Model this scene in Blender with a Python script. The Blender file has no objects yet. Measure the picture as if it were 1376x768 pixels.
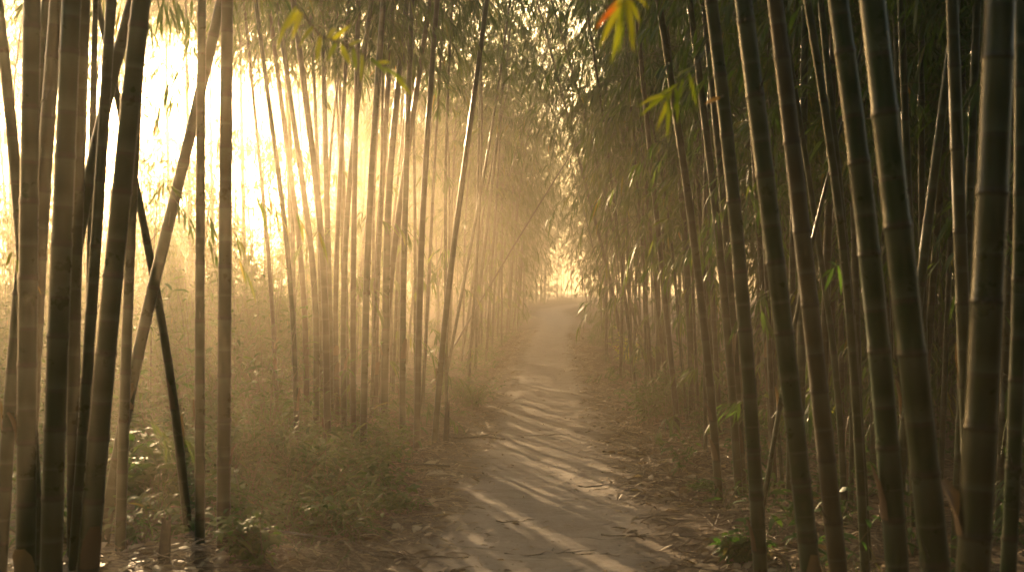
import bpy, math, random
import numpy as np
from mathutils import Vector

SEED = 11
random.seed(SEED)
rng = np.random.default_rng(SEED)
C = bpy.context.scene.collection
F = 1475.0            # focal length in pixels of the 1376 px wide photograph
HORIZON = 400.0
CAMZ = 1.5
SUN_AZ = math.radians(-20.0)
SUN_EL = math.radians(12.6)


# ------------------------------------------------------------------ terrain
def path_x(y):
    return np.interp(y, [-10, 0, 6, 11, 20, 25, 29, 32, 34, 37, 40, 45, 50, 54, 58, 65, 80, 130],
                     [0.05, 0.1, 0.19, 0.30, 0.62, 0.80, 0.98, 1.14, 1.27, 1.46, 1.62, 1.74, 1.78, 1.90, 2.2, 3.4, 7.0, 22.0])


def path_w(y):
    return np.interp(y, [0, 6, 11, 20, 30, 40, 60], [0.56, 0.56, 0.52, 0.47, 0.44, 0.52, 0.60])


def base_z(y):
    return np.interp(y, [-60, 0, 12, 20, 35, 55, 70, 100, 160, 400], [0, 0, 0.0, .12, .52, .83, 1.1, 1.5, 2.0, 3.0])


def vnoise(x, y, seed=0):
    """smooth value noise on arrays"""
    xi = np.floor(x).astype(np.int64); yi = np.floor(y).astype(np.int64)
    xf = x - xi; yf = y - yi
    u = xf * xf * (3 - 2 * xf); v = yf * yf * (3 - 2 * yf)

    def h(a, b):
        n = (a * 374761393 + b * 668265263 + seed * 144665) & 0x7fffffff
        n = ((n ^ (n >> 13)) * 1274126177) & 0x7fffffff
        return ((n ^ (n >> 16)) & 0xffff) / 65535.0
    return (h(xi, yi) * (1 - u) + h(xi + 1, yi) * u) * (1 - v) + (h(xi, yi + 1) * (1 - u) + h(xi + 1, yi + 1) * u) * v


def gz(x, y):
    x = np.asarray(x, float); y = np.asarray(y, float)
    off = np.abs(x - path_x(y))
    k = np.clip((off - 0.5) / 1.2, 0, 1); k = k * k * (3 - 2 * k)
    z = base_z(y) + k * 0.07
    z = z + k * (0.16 * (vnoise(x * .7, y * .7, 1) - .5) + 0.07 * (vnoise(x * 2.3, y * 2.3, 2) - .5))
    z = z + 0.018 * (vnoise(x * 3.1, y * 2.1, 3) - .5) + (1 - k) * 0.012 * (vnoise(x * 9, y * 7, 4) - .5)
    z = z - np.clip(1 - off / 0.55, 0, 1) * 0.02
    z = z + np.clip((off - 8) / 40, 0, 1) * 0.3
    return z


def at(px, py, d):
    return np.array([(px - 688.0) / F * d, d, CAMZ - (py - HORIZON) / F * d])


# ------------------------------------------------------------------ mesh helper
class Mesh:
    def __init__(self):
        self.v = []; self.n = 0; self.f = {3: [], 4: []}; self.m = {3: [], 4: []}; self.at = {}

    def add(self, verts, faces, mat=0, **attrs):
        verts = np.asarray(verts, float).reshape(-1, 3)
        for fc in (faces if isinstance(faces, (list, tuple)) else [faces]):
            fc = np.asarray(fc, np.int64)
            if fc.size:
                k = fc.shape[1]
                self.f[k].append(fc + self.n); self.m[k].append(np.full(len(fc), mat, np.int32))
        for key in set(self.at) | set(attrs):
            self.at.setdefault(key, [])
            have = sum(len(a) for a in self.at[key])
            if have < self.n:
                self.at[key].append(np.zeros(self.n - have))
            if key in attrs:
                self.at[key].append(np.broadcast_to(np.asarray(attrs[key], float), (len(verts),)).copy())
            else:
                self.at[key].append(np.zeros(len(verts)))
        self.v.append(verts); self.n += len(verts)

    def arrays(self):
        V = np.concatenate(self.v) if self.v else np.zeros((0, 3))
        fs = {k: (np.concatenate(self.f[k]) if self.f[k] else np.zeros((0, k), np.int64)) for k in (3, 4)}
        ms = {k: (np.concatenate(self.m[k]) if self.m[k] else np.zeros(0, np.int32)) for k in (3, 4)}
        ats = {k: np.concatenate(a) for k, a in self.at.items()}
        return V, fs, ms, ats

    def data(self, name, mats, smooth=True):
        V, fs, ms, ats = self.arrays()
        me = bpy.data.meshes.new(name)
        me.vertices.add(len(V)); me.vertices.foreach_set('co', V.ravel())
        n3, n4 = len(fs[3]), len(fs[4])
        loops = np.concatenate([fs[3].ravel(), fs[4].ravel()])
        me.loops.add(len(loops)); me.loops.foreach_set('vertex_index', loops.astype(np.int32))
        starts = np.concatenate([np.arange(n3) * 3, n3 * 3 + np.arange(n4) * 4]).astype(np.int32)
        me.polygons.add(n3 + n4); me.polygons.foreach_set('loop_start', starts)
        for m in mats:
            me.materials.append(m)
        me.polygons.foreach_set('material_index', np.concatenate([ms[3], ms[4]]).astype(np.int32))
        me.polygons.foreach_set('use_smooth', np.full(n3 + n4, smooth))
        me.update(calc_edges=True)
        for k, a in ats.items():
            t = me.attributes.new(k, 'FLOAT', 'POINT'); t.data.foreach_set('value', a.astype(np.float32))
        return me


def link(name, me, parent=None):
    o = bpy.data.objects.new(name, me); C.objects.link(o)
    if parent is not None:
        o.parent = parent
    return o


def tag(o, label=None, cat=None, group=None, kind=None):
    if label: o['label'] = label
    if cat: o['category'] = cat
    if group: o['group'] = group
    if kind: o['kind'] = kind
    return o


def empty(name, loc=(0, 0, 0)):
    o = bpy.data.objects.new(name, None); o.empty_display_size = .1; C.objects.link(o); o.location = loc
    return o


def norm(a):
    return a / np.maximum(np.linalg.norm(a, axis=-1, keepdims=True), 1e-9)


# ------------------------------------------------------------------ materials
def mat(name):
    m = bpy.data.materials.new(name); m.use_nodes = True
    nt = m.node_tree; nt.nodes.clear()
    out = nt.nodes.new('ShaderNodeOutputMaterial')
    return m, nt, out


def N(nt, t, **kw):
    n = nt.nodes.new(t)
    for k, v in kw.items():
        if hasattr(n, k) and k not in n.inputs:
            setattr(n, k, v)
        else:
            n.inputs[k].default_value = v
    return n


def ramp(nt, stops, fac):
    r = nt.nodes.new('ShaderNodeValToRGB'); e = r.color_ramp.elements
    while len(e) > 1: e.remove(e[-1])
    e[0].position = stops[0][0]; e[0].color = (*stops[0][1], 1)
    for p, c in stops[1:]:
        x = e.new(p); x.color = (*c, 1)
    nt.links.new(fac, r.inputs['Fac'])
    return r.outputs['Color']


def math_n(nt, op, a, b=None, clamp=False):
    n = nt.nodes.new('ShaderNodeMath'); n.operation = op; n.use_clamp = clamp
    for i, x in enumerate((a, b)):
        if x is None: continue
        if hasattr(x, 'links'): nt.links.new(x, n.inputs[i])
        else: n.inputs[i].default_value = x
    return n.outputs[0]


def mixc(nt, fac, a, b, mode='MIX'):
    n = nt.nodes.new('ShaderNodeMix'); n.data_type = 'RGBA'; n.blend_type = mode
    for sock, x in ((n.inputs[0], fac), (n.inputs[6], a), (n.inputs[7], b)):
        if hasattr(x, 'links'): nt.links.new(x, sock)
        elif isinstance(x, tuple): sock.default_value = (*x, 1)
        else: sock.default_value = x
    return n.outputs[2]


def leaf_material(name, stops, trans=.5, tboost=1.6, rough=.42, spec=.5):
    m, nt, out = mat(name)
    tone = N(nt, 'ShaderNodeAttribute', attribute_name='tone')
    oi = N(nt, 'ShaderNodeObjectInfo')
    f = math_n(nt, 'ADD', tone.outputs['Fac'], math_n(nt, 'MULTIPLY', math_n(nt, 'SUBTRACT', oi.outputs['Random'], .5), .22), True)
    col = ramp(nt, stops, f)
    p = N(nt, 'ShaderNodeBsdfPrincipled', Roughness=rough)
    p.inputs['Specular IOR Level'].default_value = spec
    nt.links.new(col, p.inputs['Base Color'])
    t = nt.nodes.new('ShaderNodeBsdfTranslucent')
    tc = mixc(nt, 1.0, col, (tboost * 1.05, tboost, tboost * .55), 'MULTIPLY')
    nt.links.new(tc, t.inputs['Color'])
    mx = N(nt, 'ShaderNodeMixShader'); mx.inputs[0].default_value = trans
    nt.links.new(p.outputs[0], mx.inputs[1]); nt.links.new(t.outputs[0], mx.inputs[2])
    nt.links.new(mx.outputs[0], out.inputs['Surface'])
    return m


M_LEAF = leaf_material('bamboo_leaf', [(0, (.034, .080, .018)), (.45, (.060, .118, .025)), (.75, (.11, .155, .032)), (.93, (.22, .19, .045)), (1, (.30, .18, .06))])
M_HERB = leaf_material('herb_leaf', [(0, (.022, .075, .015)), (.5, (.045, .12, .022)), (.85, (.09, .155, .028)), (1, (.20, .18, .06))], trans=.45, rough=.52, spec=.3)
M_BRIGHT = leaf_material('backlit_yellow_green_leaf', [(0, (.15, .24, .02)), (.6, (.36, .36, .025)), (.85, (.52, .28, .02)), (1, (.52, .15, .02))], trans=.6, tboost=1.7)  # base raised so the colour itself carries the missing backlight
M_DRY = leaf_material('dry_leaf', [(0, (.085, .055, .032)), (.4, (.17, .115, .065)), (.75, (.29, .215, .13)), (1, (.42, .34, .23))], trans=.18, tboost=1.2, rough=.55, spec=.35)
M_STRAW = leaf_material('straw_grass', [(0, (.04, .085, .018)), (.55, (.075, .125, .028)), (1, (.26, .21, .09))], trans=.35, tboost=1.3)


def culm_material(name, green, olive, dead, rough=.30):
    m, nt, out = mat(name)
    oi = N(nt, 'ShaderNodeObjectInfo')
    nd = N(nt, 'ShaderNodeAttribute', attribute_name='node_dist')
    sh = N(nt, 'ShaderNodeAttribute', attribute_name='stem_h')
    tc = nt.nodes.new('ShaderNodeTexCoord')
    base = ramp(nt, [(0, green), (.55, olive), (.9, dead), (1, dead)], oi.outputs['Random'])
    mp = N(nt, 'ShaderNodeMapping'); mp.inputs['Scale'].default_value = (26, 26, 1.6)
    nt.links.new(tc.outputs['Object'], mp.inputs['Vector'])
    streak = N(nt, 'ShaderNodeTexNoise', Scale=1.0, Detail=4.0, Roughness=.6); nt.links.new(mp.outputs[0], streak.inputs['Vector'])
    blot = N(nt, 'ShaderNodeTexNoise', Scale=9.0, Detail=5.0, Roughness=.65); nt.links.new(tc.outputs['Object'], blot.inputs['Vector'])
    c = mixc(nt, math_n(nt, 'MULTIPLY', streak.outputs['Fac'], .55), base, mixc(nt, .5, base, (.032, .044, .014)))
    sgn_ = N(nt, 'ShaderNodeAttribute', attribute_name='seg')
    c = mixc(nt, ramp(nt, [(.5, (0, 0, 0)), (1, (.42, .42, .42))], sgn_.outputs['Fac']), c, dead)
    # stains, lichen and old sheath marks
    st = ramp(nt, [(0, (0, 0, 0)), (.58, (0, 0, 0)), (.70, (1, 1, 1))], blot.outputs['Fac'])
    c = mixc(nt, math_n(nt, 'MULTIPLY', st, .4), c, (.065, .062, .036))
    # below the node: waxy pale bloom, at the node: dark scar
    bloom = ramp(nt, [(0, (0, 0, 0)), (.30, (0, 0, 0)), (.475, (.75, .75, .75)), (.492, (0, 0, 0)), (1, (0, 0, 0))],
                 math_n(nt, 'ADD', math_n(nt, 'MULTIPLY', nd.outputs['Fac'], 1.6), .5))
    c = mixc(nt, math_n(nt, 'MULTIPLY', bloom, .45), c, (.15, .16, .11))
    scar = ramp(nt, [(0, (0, 0, 0)), (.488, (0, 0, 0)), (.496, (1, 1, 1)), (.506, (1, 1, 1)), (.52, (0, 0, 0))],
                math_n(nt, 'ADD', math_n(nt, 'MULTIPLY', nd.outputs['Fac'], 1.0), .5))
    c = mixc(nt, math_n(nt, 'MULTIPLY', scar, .75), c, (.05, .042, .028))
    p = N(nt, 'ShaderNodeBsdfPrincipled', Roughness=rough); p.inputs['Specular IOR Level'].default_value = .45
    nt.links.new(c, p.inputs['Base Color'])
    nt.links.new(math_n(nt, 'ADD', math_n(nt, 'MULTIPLY', blot.outputs['Fac'], .3), rough - .14), p.inputs['Roughness'])
    bp = N(nt, 'ShaderNodeBump', Strength=.25, Distance=.004); nt.links.new(streak.outputs['Fac'], bp.inputs['Height'])
    nt.links.new(bp.outputs[0], p.inputs['Normal'])
    nt.links.new(p.outputs[0], out.inputs['Surface'])
    return m


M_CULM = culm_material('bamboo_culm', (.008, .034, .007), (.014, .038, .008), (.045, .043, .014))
M_CULM_BROWN = culm_material('aged_bamboo_culm', (.024, .024, .008), (.036, .030, .011), (.065, .048, .02), .38)


def simple(name, col, col2=None, rough=.7, scale=20, bump=.3, dist=.004):
    m, nt, out = mat(name)
    tc = nt.nodes.new('ShaderNodeTexCoord')
    nz = N(nt, 'ShaderNodeTexNoise', Scale=float(scale), Detail=5.0); nt.links.new(tc.outputs['Object'], nz.inputs['Vector'])
    c = ramp(nt, [(.3, col), (.7, col2 or col)], nz.outputs['Fac'])
    p = N(nt, 'ShaderNodeBsdfPrincipled', Roughness=rough); nt.links.new(c, p.inputs['Base Color'])
    b = N(nt, 'ShaderNodeBump', Strength=bump, Distance=dist); nt.links.new(nz.outputs['Fac'], b.inputs['Height'])
    nt.links.new(b.outputs[0], p.inputs['Normal']); nt.links.new(p.outputs[0], out.inputs['Surface'])
    return m


M_BRANCH = simple('bamboo_branch', (.07, .075, .025), (.14, .11, .045), .5)
M_TWIG = simple('dry_twig', (.10, .07, .045), (.24, .18, .12), .75, 40)
M_STUMP = simple('rotten_stump', (.03, .022, .015), (.09, .065, .04), .85, 30, .7, .01)


def ground_material():
    m, nt, out = mat('forest_floor')
    tc = nt.nodes.new('ShaderNodeTexCoord')
    P = tc.outputs['Object']
    big = N(nt, 'ShaderNodeTexNoise', Scale=1.1, Detail=6.0, Roughness=.6); nt.links.new(P, big.inputs['Vector'])
    fine = N(nt, 'ShaderNodeTexNoise', Scale=26.0, Detail=6.0, Roughness=.7); nt.links.new(P, fine.inputs['Vector'])
    soil = ramp(nt, [(.3, (.065, .044, .028)), (.7, (.15, .105, .068))], fine.outputs['Fac'])
    v = N(nt, 'ShaderNodeTexVoronoi', Scale=26.0); v.feature = 'F1'
    wp = N(nt, 'ShaderNodeMapping'); wp.inputs['Scale'].default_value = (1, 2.1, 1); wp.inputs['Rotation'].default_value = (0, 0, .6)
    nt.links.new(P, wp.inputs['Vector']); nt.links.new(wp.outputs[0], v.inputs['Vector'])
    sep = nt.nodes.new('ShaderNodeSeparateColor'); nt.links.new(v.outputs['Color'], sep.inputs[0])
    lit = ramp(nt, [(0, (.06, .04, .025)), (.4, (.13, .09, .052)), (.8, (.23, .165, .10)), (1, (.33, .25, .16))], sep.outputs[0])
    k = ramp(nt, [(.36, (0, 0, 0)), (.58, (1, 1, 1))], big.outputs['Fac'])
    c = mixc(nt, k, soil, lit)
    p = N(nt, 'ShaderNodeBsdfPrincipled', Roughness=.85); p.inputs['Specular IOR Level'].default_value = .25
    nt.links.new(c, p.inputs['Base Color'])
    h = math_n(nt, 'ADD', math_n(nt, 'MULTIPLY', sep.outputs[1], .5), fine.outputs['Fac'])
    b = N(nt, 'ShaderNodeBump', Strength=.7, Distance=.02); nt.links.new(h, b.inputs['Height'])
    nt.links.new(b.outputs[0], p.inputs['Normal']); nt.links.new(p.outputs[0], out.inputs['Surface'])
    return m


def path_material():
    m, nt, out = mat('packed_dirt')
    tc = nt.nodes.new('ShaderNodeTexCoord'); P = tc.outputs['Object']
    a = N(nt, 'ShaderNodeTexNoise', Scale=1.7, Detail=7.0, Roughness=.62); nt.links.new(P, a.inputs['Vector'])
    f = N(nt, 'ShaderNodeTexNoise', Scale=45.0, Detail=6.0, Roughness=.7); nt.links.new(P, f.inputs['Vector'])
    mp = N(nt, 'ShaderNodeMapping'); mp.inputs['Scale'].default_value = (.9, 2.6, 1)
    nt.links.new(P, mp.inputs['Vector'])
    s = N(nt, 'ShaderNodeTexNoise', Scale=3.2, Detail=8.0, Roughness=.7, Distortion=.6); nt.links.new(mp.outputs[0], s.inputs['Vector'])
    c = ramp(nt, [(.28, (.27, .21, .155)), (.5, (.38, .31, .24)), (.72, (.45, .38, .30))], a.outputs['Fac'])
    c = mixc(nt, .5, c, ramp(nt, [(.3, (.12, .085, .058)), (.62, (.36, .30, .235))], s.outputs['Fac']))
    c = mixc(nt, .35, c, ramp(nt, [(.3, (.12, .09, .065)), (.7, (.36, .30, .24))], f.outputs['Fac']))
    # thin cracks and dirt ridges running across
    vo = N(nt, 'ShaderNodeTexVoronoi', Scale=1.15); vo.feature = 'DISTANCE_TO_EDGE'
    mp2 = N(nt, 'ShaderNodeMapping'); mp2.inputs['Scale'].default_value = (.8, 2.2, 1)
    wob = mixc(nt, .12, P, N_out(nt, P)); nt.links.new(wob, mp2.inputs['Vector']); nt.links.new(mp2.outputs[0], vo.inputs['Vector'])
    crack = ramp(nt, [(0, (1, 1, 1)), (.012, (.6, .6, .6)), (.03, (0, 0, 0))], vo.outputs['Distance'])
    crack = math_n(nt, 'MULTIPLY', crack, ramp(nt, [(.47, (0, 0, 0)), (.6, (1, 1, 1))], s.outputs['Fac']))
    c = mixc(nt, math_n(nt, 'MULTIPLY', crack, .7), c, (.05, .035, .025))
    # trodden pale middle, darker loose earth and crumbled leaves towards the sides
    ed = N(nt, 'ShaderNodeAttribute', attribute_name='edge')
    ef = math_n(nt, 'ADD', ed.outputs['Fac'], math_n(nt, 'ADD', math_n(nt, 'MULTIPLY', math_n(nt, 'SUBTRACT', a.outputs['Fac'], .5), 1.3), math_n(nt, 'MULTIPLY', math_n(nt, 'SUBTRACT', s.outputs['Fac'], .5), .9)))
    side = ramp(nt, [(.62, (0, 0, 0)), (1.0, (1, 1, 1))], math_n(nt, 'MULTIPLY', ef, .8))
    sc_ = ramp(nt, [(.3, (.070, .047, .030)), (.55, (.135, .095, .060)), (.75, (.21, .155, .10))], f.outputs['Fac'])
    c = mixc(nt, side, c, sc_)
    p = N(nt, 'ShaderNodeBsdfPrincipled', Roughness=.8); p.inputs['Specular IOR Level'].default_value = .3
    nt.links.new(c, p.inputs['Base Color'])
    h = math_n(nt, 'ADD', math_n(nt, 'ADD', math_n(nt, 'MULTIPLY', s.outputs['Fac'], 1.6), math_n(nt, 'MULTIPLY', f.outputs['Fac'], .4)), math_n(nt, 'MULTIPLY', crack, -1.0))
    b = N(nt, 'ShaderNodeBump', Strength=.6, Distance=.02); nt.links.new(h, b.inputs['Height'])
    nt.links.new(b.outputs[0], p.inputs['Normal']); nt.links.new(p.outputs[0], out.inputs['Surface'])
    return m


def N_out(nt, P):
    n = N(nt, 'ShaderNodeTexNoise', Scale=5.0, Detail=3.0); nt.links.new(P, n.inputs['Vector'])
    return n.outputs['Color']


# ------------------------------------------------------------------ ground and path
def grid_faces(nx, ny):
    i = np.arange(nx * ny).reshape(ny, nx)
    return np.stack([i[:-1, :-1].ravel(), i[:-1, 1:].ravel(), i[1:, 1:].ravel(), i[1:, :-1].ravel()], 1)


def build_ground():
    xs = np.concatenate([-np.geomspace(220, 8, 22), np.arange(-7.8, 7.81, .1), np.geomspace(8, 220, 22)])
    ys = np.concatenate([np.arange(-40, 1, 4.0), np.arange(1.5, 32, .1), np.arange(32.2, 75, .5), np.geomspace(76, 330, 22)])
    X, Y = np.meshgrid(xs, ys)
    m = Mesh(); m.add(np.stack([X, Y, gz(X, Y)], -1), grid_faces(len(xs), len(ys)))
    tag(link('ground', m.data('ground', [ground_material()])), kind='structure')
    # the trodden path, a thin sheet with a ragged edge, just above the ground
    ys = np.concatenate([np.concatenate([np.arange(-6, 4, .1), np.arange(4, 14, .03), np.arange(14, 30, .06)]), np.arange(30.1, 100, .25)])
    t = np.linspace(-1, 1, 81)
    T, Y = np.meshgrid(t, ys)
    rag = np.where(T < 0, vnoise(Y * 1.6 + 7, Y * 0 + 1.5, 5) * .6 + vnoise(Y * 6, Y * 0 + .5, 6) * .4,
                   vnoise(Y * 1.6 + 31, Y * 0 + 9.5, 7) * .6 + vnoise(Y * 6, Y * 0 + 4.5, 8) * .4)
    W = path_w(Y) * (.88 + .38 * rag)
    T = T * 1.75
    X = path_x(Y) + T * W
    edge = np.clip((np.abs(T) - 1.45) / .3, 0, 1)
    Z = gz(X, Y) + .010 - edge * .022 + (1 - edge) * (.006 * vnoise(X * 15, Y * 13, 61) + .006 * vnoise(X * 5, Y * 4, 62) + .004 * vnoise(X * 34, Y * 30, 63))
    m = Mesh(); m.add(np.stack([X, Y, Z], -1), grid_faces(len(t), len(ys)), edge=np.abs(T).ravel())
    tag(link('path', m.data('path', [path_material()])), kind='structure')


build_ground()


# ------------------------------------------------------------------ leaves, twigs, culms
def leaves_into(mesh, P, D, L, W, tone, droop=.35, mat_i=0, roll=None):
    """lanceolate leaves: six vertices each, folded and drooping"""
    n = len(P)
    D = norm(D)
    up = np.tile([0, 0, 1.0], (n, 1)) + rng.normal(0, .3, (n, 3))
    S = norm(np.cross(D, up))
    Nn = np.cross(S, D)
    L = L[:, None]; W = W[:, None]
    dr = droop * (.5 + rng.random((n, 1)))
    g = np.array([0, 0, -1.0])
    p1 = P + D * L * .30 + g * L * dr * .06
    p2 = P + D * L * .68 + g * L * dr * .32
    tip = P + D * L * .97 + g * L * dr * .75
    lift = Nn * W * .16
    V = np.stack([P, p1 + S * W * .46 + lift, p1 - S * W * .46 + lift, p2 + S * W * .38 + lift, p2 - S * W * .38 + lift, tip], 1)
    b = (np.arange(n) * 6)[:, None]
    mesh.add(V.reshape(-1, 3), [np.concatenate([b + [0, 2, 1], b + [3, 4, 5]]), b + np.array([1, 2, 4, 3])], mat_i, tone=np.repeat(tone, 6))


def tubes_into(mesh, PTS, R, mat_i=0, sides=3, tone=.3):
    """PTS (n,k,3), R (n,k)"""
    n, k, _ = PTS.shape
    T = norm(np.gradient(PTS, axis=1))
    a = norm(np.cross(T, np.array([.31, .52, .79]))); b = np.cross(T, a)
    ang = np.arange(sides) / sides * 2 * np.pi
    ring = a[:, :, None] * np.cos(ang)[None, None, :, None] + b[:, :, None] * np.sin(ang)[None, None, :, None]
    V = PTS[:, :, None] + ring * R[:, :, None, None]
    idx = np.arange(n * k * sides).reshape(n, k, sides)
    nx = np.roll(idx, -1, 2)
    q = np.stack([idx[:, :-1], nx[:, :-1], nx[:, 1:], idx[:, 1:]], -1).reshape(-1, 4)
    mesh.add(V.reshape(-1, 3), q, mat_i, tone=tone)


def rot_about(v, ang, axis_up=True):
    c, s = np.cos(ang), np.sin(ang)
    return np.stack([v[..., 0] * c - v[..., 1] * s, v[..., 0] * s + v[..., 1] * c, v[..., 2]], -1)


def sprays_into(mesh, P0, AZ, EL, LEN, twigs=5, fan=6, leaf_l=.15, leaf_w=.019, sag=.55, tone_mu=.4, r=.004, twig_tube=True):
    B = len(P0)
    t = np.linspace(0, 1, 5)
    d = np.stack([np.cos(AZ) * np.cos(EL), np.sin(AZ) * np.cos(EL), np.sin(EL)], -1)
    PTS = P0[:, None] + d[:, None] * (LEN[:, None] * t)[..., None]
    PTS[..., 2] -= sag * LEN[:, None] * t ** 2
    PTS[:, 1:] += rng.normal(0, .02, (B, 4, 3)) * LEN[:, None, None]
    tubes_into(mesh, PTS, np.linspace(1, .35, 5)[None] * r * (LEN[:, None] / 1.0).clip(.5, 1.6), 1)
    tt = np.linspace(.22, 1, twigs)
    tt = np.clip(tt + rng.normal(0, .05, (B, twigs)), .15, 1)
    i0 = np.minimum((tt * 4).astype(int), 3); fr = tt * 4 - i0
    bi = np.arange(B)[:, None]
    A0, A1 = PTS[bi, i0], PTS[bi, i0 + 1]
    TP = A0 + (A1 - A0) * fr[..., None]
    TD = norm(A1 - A0)
    side = np.where((np.arange(twigs) % 2)[None] == 0, 1, -1) * rng.uniform(.3, 1.15, (B, twigs))
    side[:, -1] *= .2
    TD = rot_about(TD, side); TD[..., 2] += rng.normal(-.12, .3, (B, twigs)); TD = norm(TD)
    TL = rng.uniform(.12, .36, (B, twigs)) * (LEN[:, None] / 1.0).clip(.6, 1.3)
    TE = TP + TD * TL[..., None]; TE[..., 2] -= TL * .25
    if twig_tube:
        tubes_into(mesh, np.stack([TP.reshape(-1, 3), TE.reshape(-1, 3)], 1), np.full((B * twigs, 2), r * .34), 1)
    ff = np.linspace(.35, 1, fan)
    LP = TP[:, :, None] + (TE - TP)[:, :, None] * ff[None, None, :, None]
    LD = np.repeat(norm(TE - TP)[:, :, None], fan, 2)
    sg = np.where(np.arange(fan) % 2 == 0, 1, -1)[None, None] * rng.uniform(.1, .75, (B, twigs, fan))
    LD = rot_about(LD, sg); LD[..., 2] += rng.normal(-.45, .24, (B, twigs, fan))
    n = B * twigs * fan
    keep = rng.random(n) < .88
    tone = np.clip(rng.normal(tone_mu, .17, n) + np.repeat(rng.normal(0, .09, B * twigs), fan), 0, 1)
    ll = leaf_l * rng.uniform(.6, 1.25, n)
    leaves_into(mesh, LP.reshape(-1, 3)[keep], LD.reshape(-1, 3)[keep], ll[keep], (leaf_w * rng.uniform(.7, 1.2, n))[keep], tone[keep])


def culm_into(mesh, fx, H, r0, sides=12, gap=.34, mat_i=0, top=.04, taper=1.0, nodes=True, off=0.0):
    """fx(s) -> centreline point at height s above the base; node rings as real geometry"""
    ss, rr, nd, sg, nodes_s = [], [], [], [], []
    s = -.12; ss.append(-.15); rr.append(1.06); nd.append(-.3)
    seg = rng.random(); sg.append(seg)
    k = 0; node = off + .12
    while node < H:
        g = gap * (0.55 + .45 * min(1, (node + .3) / 1.6)) * (1 + .12 * math.sin(k * 2.4 + off * 9))
        if nodes:
            seg2 = min(1, max(0, .5 * seg + .5 * rng.random() + rng.normal(0, .12)))
            for ds, rm, q in ((-.14, 1, -.14), (-.016, 1.0, -.016), (-.006, 1.05, -.006), (.0, 1.085, 0), (.006, 1.02, .006), (.013, 1.045, .013), (.024, .985, .024), (.10, .985, .10)):
                ss.append(node + ds); rr.append(rm); nd.append(q); sg.append(seg if ds < 0 else seg2)
            seg = seg2
        else:
            ss.append(node); rr.append(1); nd.append(.1); sg.append(seg)
        nodes_s.append(node); node += g; k += 1
    ss.append(H); rr.append(1); nd.append(.1); sg.append(seg)
    ss = np.array(ss); o = np.argsort(ss, kind='stable'); ss = ss[o]; rr = np.array(rr)[o]; nd = np.array(nd)[o]; sg = np.array(sg)[o]
    u = np.clip(ss / H, 0, 1)
    rad = r0 * rr * (1 - u ** 1.6 * (1 - top) * taper)
    PT = fx(ss)
    T = norm(np.gradient(PT, axis=0)); a = norm(np.cross(T, [0.0, 1, 0])); b = np.cross(T, a)
    ang = np.arange(sides) / sides * 2 * np.pi
    V = PT[:, None] + (a[:, None] * np.cos(ang)[None, :, None] + b[:, None] * np.sin(ang)[None, :, None]) * rad[:, None, None]
    k = len(ss)
    idx = np.arange(k * sides).reshape(k, sides); nx = np.roll(idx, -1, 1)
    q = np.stack([idx[:-1], nx[:-1], nx[1:], idx[1:]], -1).reshape(-1, 4)
    mesh.add(V.reshape(-1, 3), q, mat_i, node_dist=np.repeat(nd, sides), seg=np.repeat(sg, sides), stem_h=np.repeat(ss, sides), tone=.3)
    return nodes_s


def crown_into(mesh, fx, nodes_s, H, z0, per=2, blen=1.1, skip=.0, lower=.0, **kw):
    P, AZ, EL, LE = [], [], [], []
    for i, s in enumerate(nodes_s):
        if s < z0:
            if rng.random() > lower: continue
            n, f = 1, .55
        else:
            n = per; f = math.sin(math.pi * (.22 + .70 * (s - z0) / max(H - z0, .1))) + .08
        for j in range(n):
            if rng.random() < skip: continue
            P.append(fx(np.array([s]))[0]); AZ.append(i * 2.2 + j * 2.4 + rng.uniform(-.8, .8)); EL.append(rng.uniform(.15, .85))
            LE.append(blen * f * rng.uniform(.6, 1.25))
    # drooping leader at the tip
    P.append(fx(np.array([H * .97]))[0]); AZ.append(rng.uniform(0, 6.3)); EL.append(.9); LE.append(blen * .7)
    sprays_into(mesh, np.array(P), np.array(AZ), np.array(EL), np.array(LE), **kw)


def arch(H, lean, az, bend):
    def fx(s):
        s = np.asarray(s, float); u = s / H
        off = lean * s + bend * np.clip(u - .25, 0, 1) ** 2.2 * H * .55
        return np.stack([np.cos(az) * off, np.sin(az) * off, s - .10 * bend * np.clip(u - .4, 0, 1) ** 2 * H], -1)
    return fx


rng = np.random.default_rng(101)
# ---- shared stalk variants for the many repeats
VAR = {}


def make_variants():
    for key, n, args in (('tall', 5, dict(H=10.5, z0=3.4, per=3, blen=1.3)),
                         ('leafy', 4, dict(H=8.5, z0=2.0, per=3, blen=1.2)),
                         ('slim', 3, dict(H=7.0, z0=2.4, per=2, blen=.9)),
                         ('bare', 4, dict(H=10.0, z0=5.2, per=2, blen=.9)),
                         ('bushy', 4, dict(H=7.5, z0=.5, per=3, blen=1.2)),
                         ('canopy', 4, dict(H=11.0, z0=4.2, per=3, blen=1.7)),
                         ('high', 4, dict(H=11.6, z0=7.75, per=6, blen=1.8))):
        VAR[key] = []
        for i in range(n):
            H = args['H'] * rng.uniform(.92, 1.08)
            fx = arch(H, rng.uniform(.0, .05), rng.uniform(0, 6.3), rng.uniform(.15, .55))
            cm = Mesh(); r0 = {'tall': .030, 'leafy': .028, 'slim': .020, 'bare': .027, 'bushy': .03, 'canopy': .029, 'high': .019}[key]
            ns = culm_into(cm, fx, H, r0, 10, .33, off=rng.uniform(0, .2))
            km = Mesh()
            crown_into(km, fx, ns, H, args['z0'], args['per'], args['blen'], lower=.12, twigs=5, fan=6, leaf_l=.19, leaf_w=.025)
            VAR[key].append((cm, km, cm.data('culm', [M_CULM]), cm.data('culm', [M_CULM_BROWN]), km.data('crown', [M_LEAF, M_BRANCH])))


make_variants()
COUNT = {}


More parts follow.
